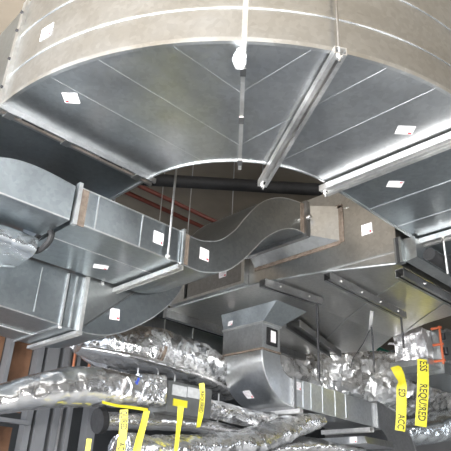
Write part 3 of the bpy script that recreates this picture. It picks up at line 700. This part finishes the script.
# ------------------------------------------------------------------ things seen through the elbow opening
SC = 1.0
for (x0, x1, y, l) in ((1.9, 8.5, 4.93, 'red-brown sprinkler pipe under the ceiling, upper of the two'), (1.9, 8.5, 5.17, 'red-brown sprinkler pipe under the ceiling, lower of the two')):
    tag(part('sprinkler_pipe', MB().tube([(x0, y, 3.3), (x1, y, 3.3)], .028, 12), 'red'), l, 'pipe', 'sprinkler pipes')
tag(part('insulated_pipe', MB().tube([(2.35, 4.60, 2.90), (2.893, 4.12, 2.90), (4.108, 3.02, 2.90), (4.9, 2.3, 2.90)], .062, 16), 'black'),
    'thick black insulated pipe crossing the opening inside the overhead elbow', 'pipe')
for x, y, z0, z1, l in ((1.62, 2.08, 1.05, ZC, None), (3.55, 4.35, 2.35, ZC, 'middle thin rod seen through the elbow opening'), (3.95, 4.10, 2.45, ZC, 'right thin rod seen through the elbow opening'), (3.35, 4.6, 2.35, ZC, 'left thin rod seen through the elbow opening')):
    if l: drop_rod(l, x, y, z0, z1, .006, 'rod')
SC = FAR
for k, (x, z0, l) in enumerate(((2.30, .80, 'first short rod above the sagging foil duct from the left'), (2.47, .80, 'second short rod above the sagging foil duct from the left'), (2.62, .80, 'third short rod above the sagging foil duct from the left'), (3.05, .66, 'short rod right of the hanging lettered tape'))):
    drop_rod(l, x, 3.22, z0-.1, z0+.03+.03*k, .006, 'rod')

# ------------------------------------------------------------------ light
w = bpy.data.worlds.new('World'); scene.world = w; w.use_nodes = True
nt = w.node_tree; N = nt.nodes; N.clear()
bg = N.new('ShaderNodeBackground'); wo = N.new('ShaderNodeOutputWorld'); nt.links.new(bg.outputs[0], wo.inputs[0])
tc_ = N.new('ShaderNodeTexCoord'); sp = N.new('ShaderNodeSeparateXYZ'); nt.links.new(tc_.outputs['Generated'], sp.inputs[0])
r = N.new('ShaderNodeValToRGB'); nt.links.new(sp.outputs['Z'], r.inputs['Fac'])
r.color_ramp.elements[0].position = 0; r.color_ramp.elements[0].color = (.95, .97, 1, 1)
r.color_ramp.elements[1].position = .5; r.color_ramp.elements[1].color = (.45, .65, 1, 1)
nt.links.new(r.outputs['Color'], bg.inputs['Color']); bg.inputs['Strength'].default_value = 4.2

def area(name, loc, target, sx, sy, power, col=(1, 1, 1)):
    l = bpy.data.lights.new(name, 'AREA'); l.shape = 'RECTANGLE'; l.size = sx; l.size_y = sy; l.energy = power; l.color = col
    o = bpy.data.objects.new(name, l); COL.objects.link(o); o.location = loc
    o.rotation_euler = (Vector(target)-Vector(loc)).to_track_quat('-Z', 'Y').to_euler(); return o
area('fill_light', (-2.6, .6, 1.2), (-2.0, .6, 5.3), .6, .4, 230, (1, .95, .87))  # added fill, bounced off the ceiling to brighten the elbow's outer wall
area('fill_light', (-.4, -1.4, 1.2), (-.2, -.9, 5.3), .6, .4, 180, (1, .95, .87))  # second added ceiling bounce, behind the viewer
area('fill_light', (-2.6, 2.6, 1.3), (-1.0, 4.6, 5.3), .5, .35, 280, (1, .98, .96))  # added fill: whitens the ceiling patch mirrored in the elbow's left wall
area('fill_light', (-1.0, 2.4, 1.3), (3, 4, 2.4), .5, .35, 22, (1, .97, .92))  # added fill at front left, for highlights on foil and ducts
area('fill_light', (2.6, -2.6, 1.4), (6.2, 4.6, 2.9), 1.2, .8, 70, (1, .99, .97))  # added low fill at front right, for glints on the right foil
area('fill_light', (7.2, .2, 4.7), (7.2, 1.0, 0), .9, .9, 420, (1, .99, .97))  # added overhead fill, lights the floor that the right foil reflects
area('fill_light', (-.9, -.7, 1.9), (4, 4, 2.8), .6, .45, 170, (1, .98, .95))  # flash-like fill added behind the camera

# ------------------------------------------------------------------ camera
cam = bpy.data.cameras.new('camera'); co = bpy.data.objects.new('camera', cam); COL.objects.link(co)
scene.camera = co
cam.sensor_fit = 'HORIZONTAL'; cam.sensor_width = 36; cam.lens = 36*583/451; cam.clip_start = .02
Rm = Matrix(((0.71220533, 0.33736042, 0.61559038), (-0.70053689, 0.2855487, 0.65399541), (0.04485114, -0.89702279, 0.43970272)))
X = Rm.col[0]; Yd = Rm.col[1]; Zf = Rm.col[2]
co.matrix_world = Matrix(((X[0], -Yd[0], -Zf[0], 0), (X[1], -Yd[1], -Zf[1], 0), (X[2], -Yd[2], -Zf[2], EYE), (0, 0, 0, 1)))
scene.view_settings.view_transform = 'Standard'; scene.view_settings.look = 'None'
scene.view_settings.gamma = 1; scene.view_settings.exposure = .36
scene.view_settings.use_curve_mapping = False
scene.cycles.use_denoising = True
scene.cycles.max_bounces = 8
